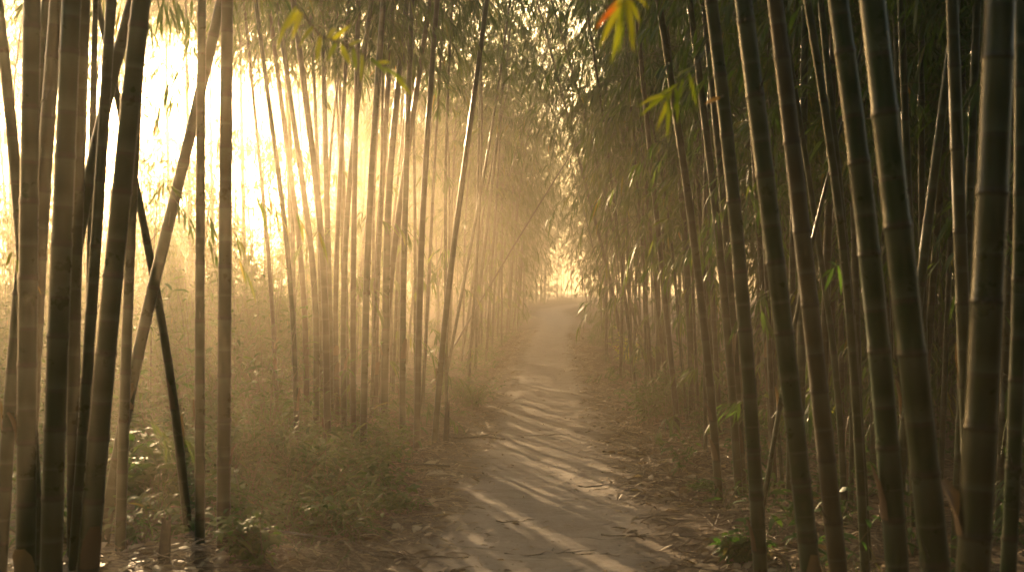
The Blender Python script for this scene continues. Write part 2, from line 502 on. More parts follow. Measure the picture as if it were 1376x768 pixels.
def plant_stalk(kind, x, y, rz, scale, tilt, tilt_az, label, group, brown=False, crown=True, name='bamboo_stalk'):
    v = VAR[kind][int(rng.integers(len(VAR[kind])))]
    t = empty(name, (x, y, float(gz(x, y)) - .01))
    t.rotation_mode = 'QUATERNION'
    ax = Vector((-math.sin(tilt_az), math.cos(tilt_az), 0))
    from mathutils import Quaternion
    t.rotation_quaternion = Quaternion(ax, tilt) @ Quaternion((0, 0, 1), rz)
    t.scale = (scale, scale, scale)
    tag(t, label, 'bamboo', group)
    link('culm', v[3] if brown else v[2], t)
    if crown:
        link('crown', v[4], t)
    return t


def px_stalk(pts, d, wpx, label, group=None, base_d=None, H=None, z0=3.2, brown=False, crown=True, per=2, blen=1.0,
             cat='bamboo', name='bamboo_stalk', lower=.0, sides=16, gap=.34, twigs_at=(), bend=.25, taper=1.0, top=.05):
    """a stalk through measured points, standing d metres away; real size and own curve"""
    W = np.array([at(px, py, d) for px, py in pts]); W = W[np.argsort(W[:, 2])]
    zb = float(gz(W[0, 0], d))
    zs, xs = W[:, 2], W[:, 0]
    s0 = (xs[1] - xs[0]) / (zs[1] - zs[0]); s1 = (xs[-1] - xs[-2]) / (zs[-1] - zs[-2])
    for _ in range(3):
        bx = xs[0] + (zb - zs[0]) * s0 * (.8 if zb < zs[0] else 1); zb = float(gz(bx, d))
    H = H or rng.uniform(8.5, 10.5)
    zz = np.linspace(zb - .2, zb + H, 60)
    # smooth curve through the points: piecewise linear, then a moving average
    xx = np.interp(zz, zs, xs)
    xx = np.where(zz < zs[0], xs[0] + (zz - zs[0]) * s0 * .8, xx)
    hi = zz > zs[-1]
    sgn = 1 if s1 >= 0 else -1
    xx = np.where(hi, xs[-1] + (zz - zs[-1]) * s1 + sgn * bend * .02 * (zz - zs[-1]) ** 2, xx)
    kz = 5
    pad = np.concatenate([xx[0] + (xx[1] - xx[0]) * np.arange(-kz, 0), xx, xx[-1] + (xx[-1] - xx[-2]) * np.arange(1, kz + 1)])
    xx = np.convolve(pad, np.ones(2 * kz + 1) / (2 * kz + 1), 'valid')
    ybend = rng.uniform(-.02, .05)
    bx = float(np.interp(zb, zz, xx))

    def fx(s):
        s = np.asarray(s, float)
        x = np.interp(zb + s, zz, xx) - bx
        y = ybend * np.clip(s - 3.2, 0, 20) ** 2 * .35
        return np.stack([x, y, s], -1)
    t = empty(name, (bx, d, zb)); tag(t, label, cat, group)
    r0 = wpx * d / F / 2
    cm = Mesh()
    # the width was read near mid-frame: keep it there and taper above
    ns = culm_into(cm, fx, H, r0 * 1.03, sides, gap * rng.uniform(.9, 1.15), off=rng.uniform(0, .3), taper=taper, top=top)
    for q in ns:
        if .4 < q < z0 and rng.random() < .22:
            a = rng.uniform(0, 6.3); b0 = fx(np.array([q + .01]))[0]; dv = np.array([math.cos(a), math.sin(a), .9]); rr_ = r0
            tubes_into(cm, np.stack([b0 + dv * rr_ * .8 * np.array([1, 1, 0]), b0 + dv * (rr_ + rng.uniform(.015, .06))])[None], np.array([[.0035, .002]]), 0, 5)
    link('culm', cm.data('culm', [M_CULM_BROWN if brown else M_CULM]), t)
    if d < 13.5:
        for q in [x for x in ns if x < 1.1]:
            sm = Mesh()
            if rng.random() < .72: continue
            a0 = rng.uniform(0, 6.3); span = rng.uniform(1.2, 3.0); hh = rng.uniform(.10, .24); c0 = fx(np.array([q]))[0]
            th = a0 + np.linspace(-.5, .5, 7) * span; V = []
            for u in (0, .35, .7, 1.0):
                w_ = 1 - .8 * u ** 1.6; rad = r0 * (1.10 + .9 * u * u)
                V.append(np.stack([c0[0] + np.cos(a0 + (th - a0) * w_) * rad, c0[1] + np.sin(a0 + (th - a0) * w_) * rad, np.full(7, c0[2] + hh * u)], -1))
            idx = np.arange(28).reshape(4, 7)
            sm.add(np.concatenate(V), np.stack([idx[:-1, :-1], idx[:-1, 1:], idx[1:, 1:], idx[1:, :-1]], -1).reshape(-1, 4), tone=rng.uniform(.1, .6))
            link('sheath', sm.data('sheath', [M_DRY]), t)
    if crown:
        km = Mesh(); crown_into(km, fx, ns, H, z0, per, blen, lower=lower, twigs=5, fan=6, leaf_l=.16, leaf_w=.02)
        link('crown', km.data('crown', [M_LEAF, M_BRANCH]), t)
    for (py, az, ln, tone) in twigs_at:
        z = CAMZ - (py - HORIZON) / F * d; s = z - zb
        km = Mesh()
        sprays_into(km, np.array([fx(np.array([s]))[0]]), np.array([az]), np.array([.35]), np.array([ln]), twigs=4, fan=5, leaf_l=.13, leaf_w=.017, tone_mu=tone, r=.0035, sag=.7)
        link('side_branch', km.data('side_branch', [M_LEAF, M_BRANCH]), t)
    return t


# ------------------------------------------------------------------ the named stalks
E = math.pi   # azimuth pi = pointing left, 0 = pointing right
rng = np.random.default_rng(102)
NEAR_L = 'big dark stalks standing close on the left'
px_stalk([(-6, -10), (12, 120), (24, 250), (34, 400)], 5.2, 16, 'dark stalk leaning in from the top left corner, half hidden by its neighbour', NEAR_L)
px_stalk([(41, 0), (38, 300), (36, 768)], 4.6, 25, 'thick upright dark stalk, leftmost of the broad pair on the left', NEAR_L, twigs_at=((250, 3.4, .5, .5), (330, 2.6, .4, .6)))
px_stalk([(26, 390), (17, 500), (8, 640)], 5.6, 18, 'dark stalk tilting out to the bottom left corner', NEAR_L, H=6.0)
px_stalk([(74, 0), (60, 180), (54, 330), (46, 470)], 5.5, 20, 'hazy stalk slanting behind the two thick left stalks', NEAR_L)
px_stalk([(94, 0), (84, 300), (72, 600), (70, 768)], 4.4, 28, 'thickest of the left stalks, upright with a soft sunlit left streak', NEAR_L)
px_stalk([(112, 0), (104, 300), (96, 500), (101, 768)], 5.8, 16, 'narrow dark stalk just right of the thickest left stalk', NEAR_L)
px_stalk([(178, -5), (143, 130), (101, 280), (86, 420)], 5.9, 17, 'stalk slanting strongly up to the right behind the left group', NEAR_L)
px_stalk([(148, 0), (136, 200), (125, 400), (108, 640)], 5.6, 15, 'medium stalk rising between the slanted one and a thick leaning one', NEAR_L)
px_stalk([(122, 330), (121, 480), (118, 640)], 6.3, 13, 'short dim stalk squeezed behind the leaning left stalks', NEAR_L, H=5.0)
px_stalk([(188, 0), (170, 180), (150, 384), (134, 560), (118, 768)], 4.4, 27, 'thick smooth stalk leaning right at the front of the left group', NEAR_L)
px_stalk([(181, 180), (172, 384), (164, 690), (162, 752)], 6.2, 14, 'straight slim stalk partly behind the thick leaning one', NEAR_L, twigs_at=((255, .3, .55, .6),))
px_stalk([(295, 5), (262, 160), (205, 384), (172, 520), (138, 735)], 6.5, 16, 'long stalk leaning steeply right, crossing in front of its neighbours', NEAR_L, twigs_at=((300, .2, .4, .7), (560, .1, .4, .6)))
px_stalk([(178, 230), (210, 384), (233, 520), (257, 735)], 6.7, 12, 'thin stalk leaning left and crossing the steep right-leaning one', NEAR_L, H=6.0)
px_stalk([(270, 0), (268, 384), (270, 765)], 6.1, 13, 'slim vertical stalk, left of the near vertical pair', NEAR_L, twigs_at=((90, 2.6, .35, .6), (225, 2.9, .45, .7)))
px_stalk([(304, 0), (302, 384), (301, 768)], 5.9, 18, 'straight vertical stalk, right of the near vertical pair', NEAR_L, twigs_at=((255, .1, .5, .75),))

rng = np.random.default_rng(103)
MIDL = 'hazy stalks of the sunlit clump left of the path'
mid = [
    ([(335, 80), (365, 384), (375, 600)], 12.6, 7), ([(345, 20), (394, 384), (400, 615)], 9.8, 9),
    ([(366, 50), (410, 384), (413, 590)], 12.5, 10), ([(378, 50), (426, 384), (425, 596)], 11.4, 11),
    ([(397, 30), (436, 330), (441, 608)], 10.1, 12), ([(433, 40), (442, 384), (447, 585)], 12.8, 11),
    ([(466, 40), (450, 384), (453, 590)], 12.3, 9), ([(494, 30), (472, 200), (460, 384), (463, 595)], 11.7, 10),
    ([(480, 40), (474, 384), (475, 604)], 10.9, 10), ([(513, 20), (494, 300), (488, 606)], 10.2, 12),
    ([(524, 60), (505, 384), (504, 585)], 12.8, 11), ([(546, 0), (521, 250), (516, 590)], 12.3, 13),
    ([(576, 10), (536, 280), (519, 420), (512, 590)], 12.6, 11), ([(548, 150), (541, 400), (541, 590)], 11.2, 11),
    ([(586, 10), (569, 250), (564, 384), (560, 596)], 10.4, 11),
]
words_ = ['leftmost', 'second', 'third', 'fourth', 'fifth', 'sixth', 'seventh', 'eighth', 'ninth', 'tenth', 'eleventh', 'twelfth', 'thirteenth', 'fourteenth', 'fifteenth']
order = sorted(range(len(mid)), key=lambda i: mid[i][0][-1][0])
for rank, i in enumerate(order):
    p, d, w = mid[i]
    lb = ('leftmost front stalk of the glowing sunlit clump left of the path' if rank == 0 else
          '%s front stalk from the left in the sunlit clump left of the path' % words_[rank])
    px_stalk(p, d, w * .8, lb, MIDL, brown=(i % 2 == 0), z0=3.95, blen=1.0, per=3, sides=12, lower=.06)
for px, d, lb in ((392, 14.2, 'tall stalk with low heavy crown just behind the sunlit clump, leftmost of three'),
                  (428, 13.6, 'tall stalk with low heavy crown just behind the sunlit clump, middle of three'),
                  (462, 14.6, 'tall stalk with low heavy crown just behind the sunlit clump, rightmost of three')):
    px_stalk([(px - 10, 30), (px, 250), (px + 4, 480)], d, 6.5, lb, 'low crowned stalks behind the sunlit clump', H=8.8, z0=4.45, per=5, blen=1.25, sides=10)  # stalks added so their crowns shade the big right stalks
px_stalk([(655, -5), (630, 180), (602, 384), (588, 540), (583, 602)], 11.0, 8.5, 'slender dark stalk leaning right over the path, alone beside the post', z0=5.2, sides=12, per=1)
px_stalk([(683, 60), (662, 240), (645, 384), (630, 480)], 20.5, 5, 'thin stalk leaning right where the left bamboo meets the path', z0=4.5, sides=10)
px_stalk([(762, 150), (790, 260), (823, 384), (838, 478)], 21.0, 5, 'thin bare pole leaning left out of the right bamboo wall', z0=4.4, sides=10, per=1, brown=True)

rng = np.random.default_rng(104)
# heavy leaf clumps that throw the dark bars through the lit air
for px, d, y0, y1, n, ln, lb in ((388, 16.5, 178, 228, 44, .45, 'stalk with a drooping leaf clump behind the sunlit clump, left half'),
                                 (520, 17.5, 150, 190, 30, .45, 'stalk with a dense leaf clump behind the right half of the sunlit clump'),
                                 (326, 20.0, 168, 206, 44, .48, 'pale stalk with a leaf clump in the glare, right of the vertical pair'),
                                 (284, 24.0, 138, 168, 40, .50, 'pale stalk with a leaf clump in the glare, between the vertical pair'),
                                 (254, 18.5, 212, 250, 44, .42, 'pale stalk with a low leaf clump behind the slim vertical stalk'),
                                 (226, 24.0, 166, 198, 40, .46, 'pale stalk with a leaf clump in the glare, left of the vertical pair')):
    px_stalk([(px - 6, 40), (px, 250), (px + 6, 470)], d, 6.0, lb, z0=7.2, sides=10, per=1,
             twigs_at=[(rng.uniform(y0, y1), rng.uniform(0, 6.3), ln * rng.uniform(.75, 1.2), .45) for _ in range(n)])


rng = np.random.default_rng(105)
# the dead pole slanting across the path
def dead_pole():
    a, b = at(640, 402, 19.0), at(778, 190, 21.0)
    lo = a + (a - b) * .35; lo[2] = float(gz(lo[0], lo[1]))
    t = empty('leaning_pole', tuple(lo)); tag(t, 'very thin dead bamboo pole slanting right across the hazy path', 'bamboo pole')
    tt = np.linspace(0, 1, 7)[:, None]
    P = (lo * (1 - tt) + (b + (b - a) * .1) * tt) - lo; P[:, 2] += -.25 * (tt[:, 0] - .5) ** 2 + .06
    m = Mesh(); tubes_into(m, P[None], np.linspace(.020, .010, 7)[None], 0, 8)
    link('culm', m.data('culm', [M_CULM_BROWN]), t)
    k = Mesh()
    sprays_into(k, np.array([P[5], P[4] * .6 + P[5] * .4, P[6], P[6]]), np.array([-.5, .4, .3, 2.4]), np.array([-.1, .3, .6, .2]), np.array([.9, .7, .8, .7]), leaf_l=.17, leaf_w=.022, twigs=4, fan=6)
    link('crown', k.data('crown', [M_LEAF, M_BRANCH]), t)


dead_pole()

rng = np.random.default_rng(106)
NEAR_R = 'big dark stalks standing close on the right'
px_stalk([(956, -5), (985, 230), (1000, 400), (1022, 768)], 5.3, 19, 'dark stalk with a lit left rim at the path, leftmost of the big right stalks', NEAR_R)
px_stalk([(1000, 0), (1030, 250), (1048, 390), (1090, 768)], 4.3, 26, 'thick dark stalk with a long golden left edge, second of the big right stalks', NEAR_R)
px_stalk([(1043, 0), (1082, 330), (1096, 500), (1127, 768)], 4.5, 24, 'dull brownish dark stalk leaning left, third of the big right stalks', NEAR_R, brown=True)
px_stalk([(1086, 0), (1118, 190), (1137, 330), (1152, 560), (1162, 768)], 5.4, 12, 'thin green stalk between two thick dark right stalks', NEAR_R)
px_stalk([(1104, 0), (1128, 250), (1150, 470), (1160, 640)], 6.0, 10, 'thin stalk right behind the thin green one among the thick right stalks', NEAR_R)
px_stalk([(1128, 0), (1160, 230), (1186, 500), (1206, 768)], 3.9, 30, 'very thick green-black stalk leaning left in the middle of the right group', NEAR_R)
px_stalk([(1174, 0), (1206, 300), (1228, 500), (1258, 768)], 3.4, 38, 'thickest right stalk, leaning left with an orange sunlit strip high up', NEAR_R)
px_stalk([(1283, 30), (1256, 230), (1236, 384), (1222, 500)], 5.6, 14, 'medium stalk leaning right against the others behind the thickest right stalk', NEAR_R, H=6.5)
px_stalk([(1281, 0), (1290, 300), (1299, 600), (1306, 768)], 4.9, 18, 'upright dark stalk just left of the broad one near the right border', NEAR_R)
px_stalk([(1346, -5), (1336, 260), (1324, 450), (1304, 768)], 3.1, 43, 'broad black stalk leaning right with a glowing left edge near the right border', NEAR_R)
px_stalk([(1374, 0), (1374, 400), (1366, 580), (1352, 768)], 3.9, 20, 'dark stalk cut by the right border of the view', NEAR_R)
px_stalk([(1212, 0), (1218, 210), (1228, 420), (1232, 560)], 6.4, 11, 'slim dark stalk behind the gap right of the thickest right stalk', NEAR_R)
px_stalk([(1240, 0), (1238, 200), (1240, 420), (1243, 600)], 7.2, 10, 'slim dark stalk standing plumb in the gap before the dark leaves', NEAR_R)
px_stalk([(1105, 360), (1128, 520), (1133, 660)], 6.8, 9, 'thin dim stalk between the brownish and the green right stalks', NEAR_R, H=6)

rng = np.random.default_rng(107)
PATH_R = 'slim stalks at the right edge of the path'
px_stalk([(895, 60), (922, 240), (944, 400), (958, 560), (968, 684)], 7.8, 11, 'slim stalk curving down to the litter at the right path edge', PATH_R, z0=3.6, twigs_at=((215, E, .6, .7), (300, E - .5, .5, .6)))
px_stalk([(935, 60), (960, 260), (976, 420), (988, 580), (993, 668)], 8.2, 11, 'slim stalk right of the curved one, left of a close pair', PATH_R, z0=3.6)
px_stalk([(958, 120), (978, 330), (990, 500), (999, 664)], 8.3, 10, 'slim stalk, right of the close pair at the right path edge', PATH_R, z0=3.6)
px_stalk([(905, 130), (922, 330), (929, 480), (930, 570)], 12.6, 9, 'plumb olive stalk standing beside the feathery right shrub', PATH_R, z0=3.8)
px_stalk([(868, 90), (880, 300), (886, 420), (884, 512)], 18.5, 7, 'upright stalk at the left of the dense right bamboo wall', PATH_R, z0=3.6)
px_stalk([(1070, 60), (1066, 300), (1062, 500), (1060, 650)], 8.0, 9, 'slim plumb stalk seen between the golden-edged and brownish right stalks', PATH_R, z0=3.6)
px_stalk([(1010, 150), (1024, 380), (1036, 560), (1040, 650)], 8.6, 8, 'thin stalk just right of the leftmost big right stalk', PATH_R, z0=3.6)
px_stalk([(1066, 440), (1078, 385), (1092, 320), (1110, 250)], 6.6, 7, 'thin stalk slanting right between the thick right stalks', PATH_R, H=4, z0=2.4)


# ------------------------------------------------------------------ the many repeats
def scatter(n, region, kinds, label, group, sc=(.8, 1.15), brown=.3, lean=None, crown=1.0, mind=.18, check=None):
    pts = []; tries = 0
    while len(pts) < n and tries < n * 80:
        tries += 1
        x, y = region()
        if check is not None and not check(x, y): continue
        if any((x - a) ** 2 + (y - b) ** 2 < mind * mind for a, b in pts): continue
        pts.append((x, y))
    for x, y in pts:
        kinds_ = kinds
        if 'wall left' in label: kinds = ['bare'] if y < 23 else ['tall', 'bare', 'bare'] if y < 28 else ['tall', 'leafy']
        tl, ta = (abs(rng.normal(0, .05)), rng.uniform(0, 6.3)) if lean is None else lean(x, y)
        plant_stalk(kinds[int(rng.integers(len(kinds)))], x, y, rng.uniform(0, 6.3), rng.uniform(*sc), tl, ta, label, group, rng.random() < brown, rng.random() < crown)


def px_of(x, y):
    return 688 + x / y * F


def lean_in(x, y):      # stalks beside the path lean a little over it
    return abs(rng.normal(.05, .04)), (0 if x < path_x(y) else math.pi) + rng.normal(0, .7)


rng = np.random.default_rng(108)

rng = np.random.default_rng(109)
scatter(7, lambda: (lambda d, px: ((px - 688) / F * d, d))(rng.uniform(12.2, 15), rng.uniform(395, 600)), ['bare'],
        'pale thin stalk standing just behind the front row of the sunlit clump', 'pale stalks behind the sunlit clump', (.8, .95), .4, mind=.2)


# left wall beyond the clump
def left_wall():
    y = rng.uniform(15.5, 44); u = rng.random() ** 1.5
    return path_x(y) - 1.05 - u * (1.4 + .10 * y), y


scatter(48, left_wall, ['tall', 'leafy', 'bare'], 'slim hazy stalk in the bamboo wall left of the path, beyond the sunlit clump', 'hazy bamboo wall left of the path',
        (.75, 1.1), .45, lean_in, check=lambda x, y: px_of(x, y) > 470)


rng = np.random.default_rng(110)
scatter(14, lambda: (lambda d, px: ((px - 688) / F * d, d))(rng.uniform(20, 36), rng.uniform(445, 672)), ['slim', 'bare'],
        'very thin pale stalk fading into the haze between the left wall stalks', 'very thin fading stalks on the left', (.8, 1.0), .5, mind=.3, check=lambda x, y: x < path_x(y) - 1.1)

# tall leafy stalks whose crowns close the sky right of the sun
def crowned():
    d = rng.uniform(17, 33); px = rng.uniform(412, 540)
    return (px - 688) / F * d, d


scatter(10, crowned, ['canopy'], 'tall stalk with heavy crown standing hazy behind the sunlit clump', 'tall crowned stalks behind the sunlit clump', (1.1, 1.2), .4, mind=.7)


rng = np.random.default_rng(111)
# taller ones across the clearing, their crowns breaking up the low sun
def across():
    d = rng.uniform(21, 31); px = rng.uniform(-60, 55)
    return (px - 688) / F * d, d


scatter(8, across, ['canopy'], 'tall washed-out stalk across the clearing, its crown in front of the glare', 'tall stalks across the clearing', (1.08, 1.2), .4, mind=.8)


rng = np.random.default_rng(113)
# stalks bowing right over the path, closing the view of the sky
bow = []
for i in range(22):
    y = 15 + 2.0 * i + rng.uniform(-.6, .6); s_ = -1 if i % 2 else 1
    x = float(path_x(y)) + s_ * rng.uniform(1.5, 2.4)
    plant_stalk('canopy' if i % 3 else 'leafy', x, y, rng.uniform(0, 6.3), rng.uniform(.8, 1.0), rng.uniform(.10, .26), (0 if s_ < 0 else math.pi) + rng.normal(0, .3),
                'leafy stalk bowing over the path so that its crown closes the sky', 'stalks bowing over the path', i % 4 == 0)


rng = np.random.default_rng(112)
def glare_row(pxs, d0, d1, s0, s1):  # crowns added to cut the low sun and glare
    for px in pxs:
        d = rng.uniform(d0, d1); p = at(px + rng.uniform(-4, 4), 400, d)
        plant_stalk('high', p[0], d, rng.uniform(0, 6), rng.uniform(s0, s1), .02, rng.uniform(0, 6),
                    'tall washed-out stalk across the clearing, its crown in front of the glare', 'tall stalks across the clearing', True)


glare_row(range(150, 236, 11), 25.5, 28.5, 1.09, 1.14)
glare_row(range(238, 350, 14), 26, 31, 1.0, 1.1)
glare_row(range(84, 150, 13), 26, 31, .86, .95)
glare_row(range(356, 446, 9), 42, 58, .95, 1.12)
glare_row(range(282, 362, 11), 19, 22, .72, .78)
glare_row(range(360, 420, 18), 19, 22, .80, .85)
glare_row((206, 226, 246, 268), 30, 32.5, 1.08, 1.14)


rng = np.random.default_rng(114)
# right wall
def right_wall():
    y = 8.5 + 28 * rng.random() ** 1.15; u = rng.random()
    return path_x(y) + (1.15 + .3 * (y < 14)) + u * (1.2 + .08 * y), y


scatter(78, right_wall, ['tall', 'leafy', 'slim', 'tall'], 'slim green stalk in the dense bamboo wall right of the path', 'dense bamboo wall right of the path',
        (.75, 1.1), .3, lean_in, check=lambda x, y: 800 < px_of(x, y) < 1120)


rng = np.random.default_rng(115)
# far bend
def far_bend():
    y = rng.uniform(42, 82)
    s = -1 if rng.random() < .5 else 1
    return path_x(y) + s * (1.2 + abs(rng.normal(0, 3.2))), y


FAR = []
while len(FAR) < 46:
    q = far_bend()
    if 560 < px_of(*q) < 960: FAR.append(q)


rng = np.random.default_rng(116)
# dark stalks deep on the right
scatter(44, lambda: (rng.uniform(1.9, 7.5), rng.uniform(6.0, 15)), ['tall', 'leafy', 'slim', 'tall'], 'dark stalk deep in shade behind the big right stalks', 'shaded stalks behind the big right stalks',
        (.8, 1.1), .15, check=lambda x, y: 1040 < px_of(x, y) < 1420)

rng = np.random.default_rng(117)
# sparse stalks in the bright haze behind the left group
for (px, d, k) in ((30, 17, 'bare'), (95, 24, 'leafy'), (128, 19, 'bare'), (12, 28, 'tall'), (60, 33, 'tall'), (120, 40, 'leafy')):
    p = at(px, 400, d)
    plant_stalk(k, p[0], d, rng.uniform(0, 6), rng.uniform(.85, 1.1), .06, rng.uniform(0, 6), 'washed-out stalk in the bright haze behind the dark left stalks', 'washed-out stalks in the left haze', True)


# ------------------------------------------------------------------ uncountable thickets further off
def thicket(name, spots, kinds=('tall', 'leafy'), sc=(.8, 1.2), leaf_keep=1.0):
    out = Mesh()
    vs = [VAR[k][i] for k in kinds for i in range(len(VAR[k]))]
    arr = [(c.arrays(), k.arrays()) for c, k, *_ in vs]
    for x, y in spots:
        ca, ka = arr[int(rng.integers(len(arr)))]
        a = rng.uniform(0, 6.3); s = rng.uniform(*sc); co, si = math.cos(a), math.sin(a)
        R = np.array([[co, -si, 0], [si, co, 0], [0, 0, 1]]) * s
        base = np.array([x, y, float(gz(x, y))])
        for (V, fs, ms, ats), off in ((ca, 2), (ka, 0)):
            W = V @ R.T + base
            n0 = out.n
            out.add(W, [], tone=ats.get('tone', .3), node_dist=ats.get('node_dist', .1))
            for k in (3, 4):
                if len(fs[k]):
                    out.f[k].append(fs[k] + n0); out.m[k].append(ms[k] + off)
    tag(link(name, out.data(name, [M_LEAF, M_BRANCH, M_CULM])), kind='stuff')


def spread(n, rx, ry, ok, gap):
    pts = []
    for _ in range(6000):
        x = rng.uniform(*rx); y = rng.uniform(*ry)
        if not ok(x, y): continue
        if all((x - a) ** 2 + (y - b) ** 2 > gap * gap for a, b in pts): pts.append((x, y))
        if len(pts) >= n: break
    return pts


rng = np.random.default_rng(118)
# dark depth of the right grove
thicket('bamboo_thicket', spread(110, (3, 15), (4, 24), lambda x, y: x > path_x(y) + 2.6 + (1.5 if px_of(x, y) < 1040 else 0) and 940 < px_of(x, y) < 1800, .75), ('bushy', 'bushy', 'leafy'), (.8, 1.2))
thicket('bamboo_thicket', spread(70, (3, 30), (18, 80), lambda x, y: x > path_x(y) + 4.0 and px_of(x, y) < 1700, 1.3), ('leafy', 'canopy'))
# the far bend and the far end of the path
thicket('distant_bamboo', spread(30, (-4, 3.2), (63, 82), lambda x, y: abs(x - path_x(y)) > 1.3, 1.0), ('bushy', 'canopy'), (.9, 1.15))
thicket('distant_bamboo', FAR, ('tall', 'leafy'), (.8, 1.25))
thicket('bamboo_thicket', spread(70, (-16, 26), (80, 112), lambda x, y: abs(x - path_x(y)) > 1.6, 1.3), ('bushy', 'leafy', 'canopy'), (.9, 1.2))
# behind the left wall, right of the sun's window
thicket('bamboo_thicket', spread(95, (-16, -2), (32, 75), lambda x, y: px_of(x, y) > 430 and x < path_x(y) - 3, 1.1), ('leafy', 'canopy'), (.8, 1.15))
thicket('bamboo_thicket', spread(90, (-32, 6), (55, 125), lambda x, y: px_of(x, y) > 420 and x < path_x(y) - 2.4, 1.3), ('bushy', 'canopy', 'canopy'), (.9, 1.2))
rng = np.random.default_rng(119)
thicket('bamboo_thicket', [(0, -3.3), (-1.1, -4.0), (1.2, -4.2), (-2.3, -2.0), (2.4, -1.9), (.3, -5.4)], ('canopy',), (1.05, 1.15))  # unseen crowns added behind the viewer to shut out sky light
# low hazy grove across the clearing on the left, under the sun
thicket('bamboo_thicket', spread(80, (-60, -8), (46, 85), lambda x, y: -250 < px_of(x, y) < 470, 1.3), ('bushy',), (.6, 1.0))
rng = np.random.default_rng(120)
# waist to head high brush in the clearing behind the dark left stalks
thicket('undergrowth', spread(46, (-13, -2.5), (11.5, 25), lambda x, y: -70 < px_of(x, y) < 350 and (px_of(x, y) < 300 or y > 15), .6), ('bushy',), (.26, .46))
thicket('undergrowth', spread(24, (-9, -2.5), (14, 22), lambda x, y: 235 < px_of(x, y) < 425, .5), ('bushy',), (.30, .50))
thicket('undergrowth', spread(34, (-17, -5), (17, 32), lambda x, y: -90 < px_of(x, y) < 290, .8), ('bushy',), (.42, .68))
thicket('undergrowth', spread(16, (-5.5, -2.2), (18, 27), lambda x, y: 430 < px_of(x, y) < 545, .6), ('bushy',), (.38, .55))
thicket('undergrowth', spread(26, (-14, -3.5), (23, 32), lambda x, y: 30 < px_of(x, y) < 425, .75), ('bushy',), (.3, .55))
rng = np.random.default_rng(121)
# grove continued unseen around and behind the viewer, added to block sky light
thicket('bamboo_thicket', spread(330, (-14, 14), (-15, 4), lambda x, y: (y < -3.2 or abs(x) > 1.7 + (1.2 if y > -1.5 else 0)) and (y < -1.0 or abs(x) > y * .7 + 2.8), .62), ('bushy', 'bushy', 'leafy', 'canopy'), (.9, 1.2))


# ------------------------------------------------------------------ undergrowth
def plant_into(m, x, y, h, nst, spread, leaf_l, leaf_w, tone, per=7):
    z = float(gz(x, y))
    AZ = rng.uniform(0, 6.3, nst); L = h * rng.uniform(.6, 1.15, nst)
    t = np.linspace(0, 1, 4)
    tilt = rng.uniform(.05, spread, nst)
    P = np.zeros((nst, 4, 3))
    for k in range(4):
        P[:, k, 0] = x + np.cos(AZ) * L * tilt * t[k] ** 1.5; P[:, k, 1] = y + np.sin(AZ) * L * tilt * t[k] ** 1.5
        P[:, k, 2] = z - .02 + L * t[k] * (1 - .3 * tilt * t[k])
    tubes_into(m, P, np.linspace(.004, .0015, 4)[None].repeat(nst, 0), 1)
    f = np.linspace(.25, 1, per)
    i0 = np.minimum((f * 3).astype(int), 2); fr = (f * 3 - i0)[None, :, None]
    LP = P[:, i0] * (1 - fr) + P[:, i0 + 1] * fr
    A = rng.uniform(0, 6.3, (nst, per)); el = rng.uniform(-.2, .7, (nst, per))
    D = np.stack([np.cos(A) * np.cos(el), np.sin(A) * np.cos(el), np.sin(el)], -1)
    n = nst * per
    leaves_into(m, LP.reshape(-1, 3), D.reshape(-1, 3), leaf_l * rng.uniform(.6, 1.3, n), leaf_w * rng.uniform(.7, 1.25, n), np.clip(rng.normal(tone, .17, n), 0, 1), droop=.5)


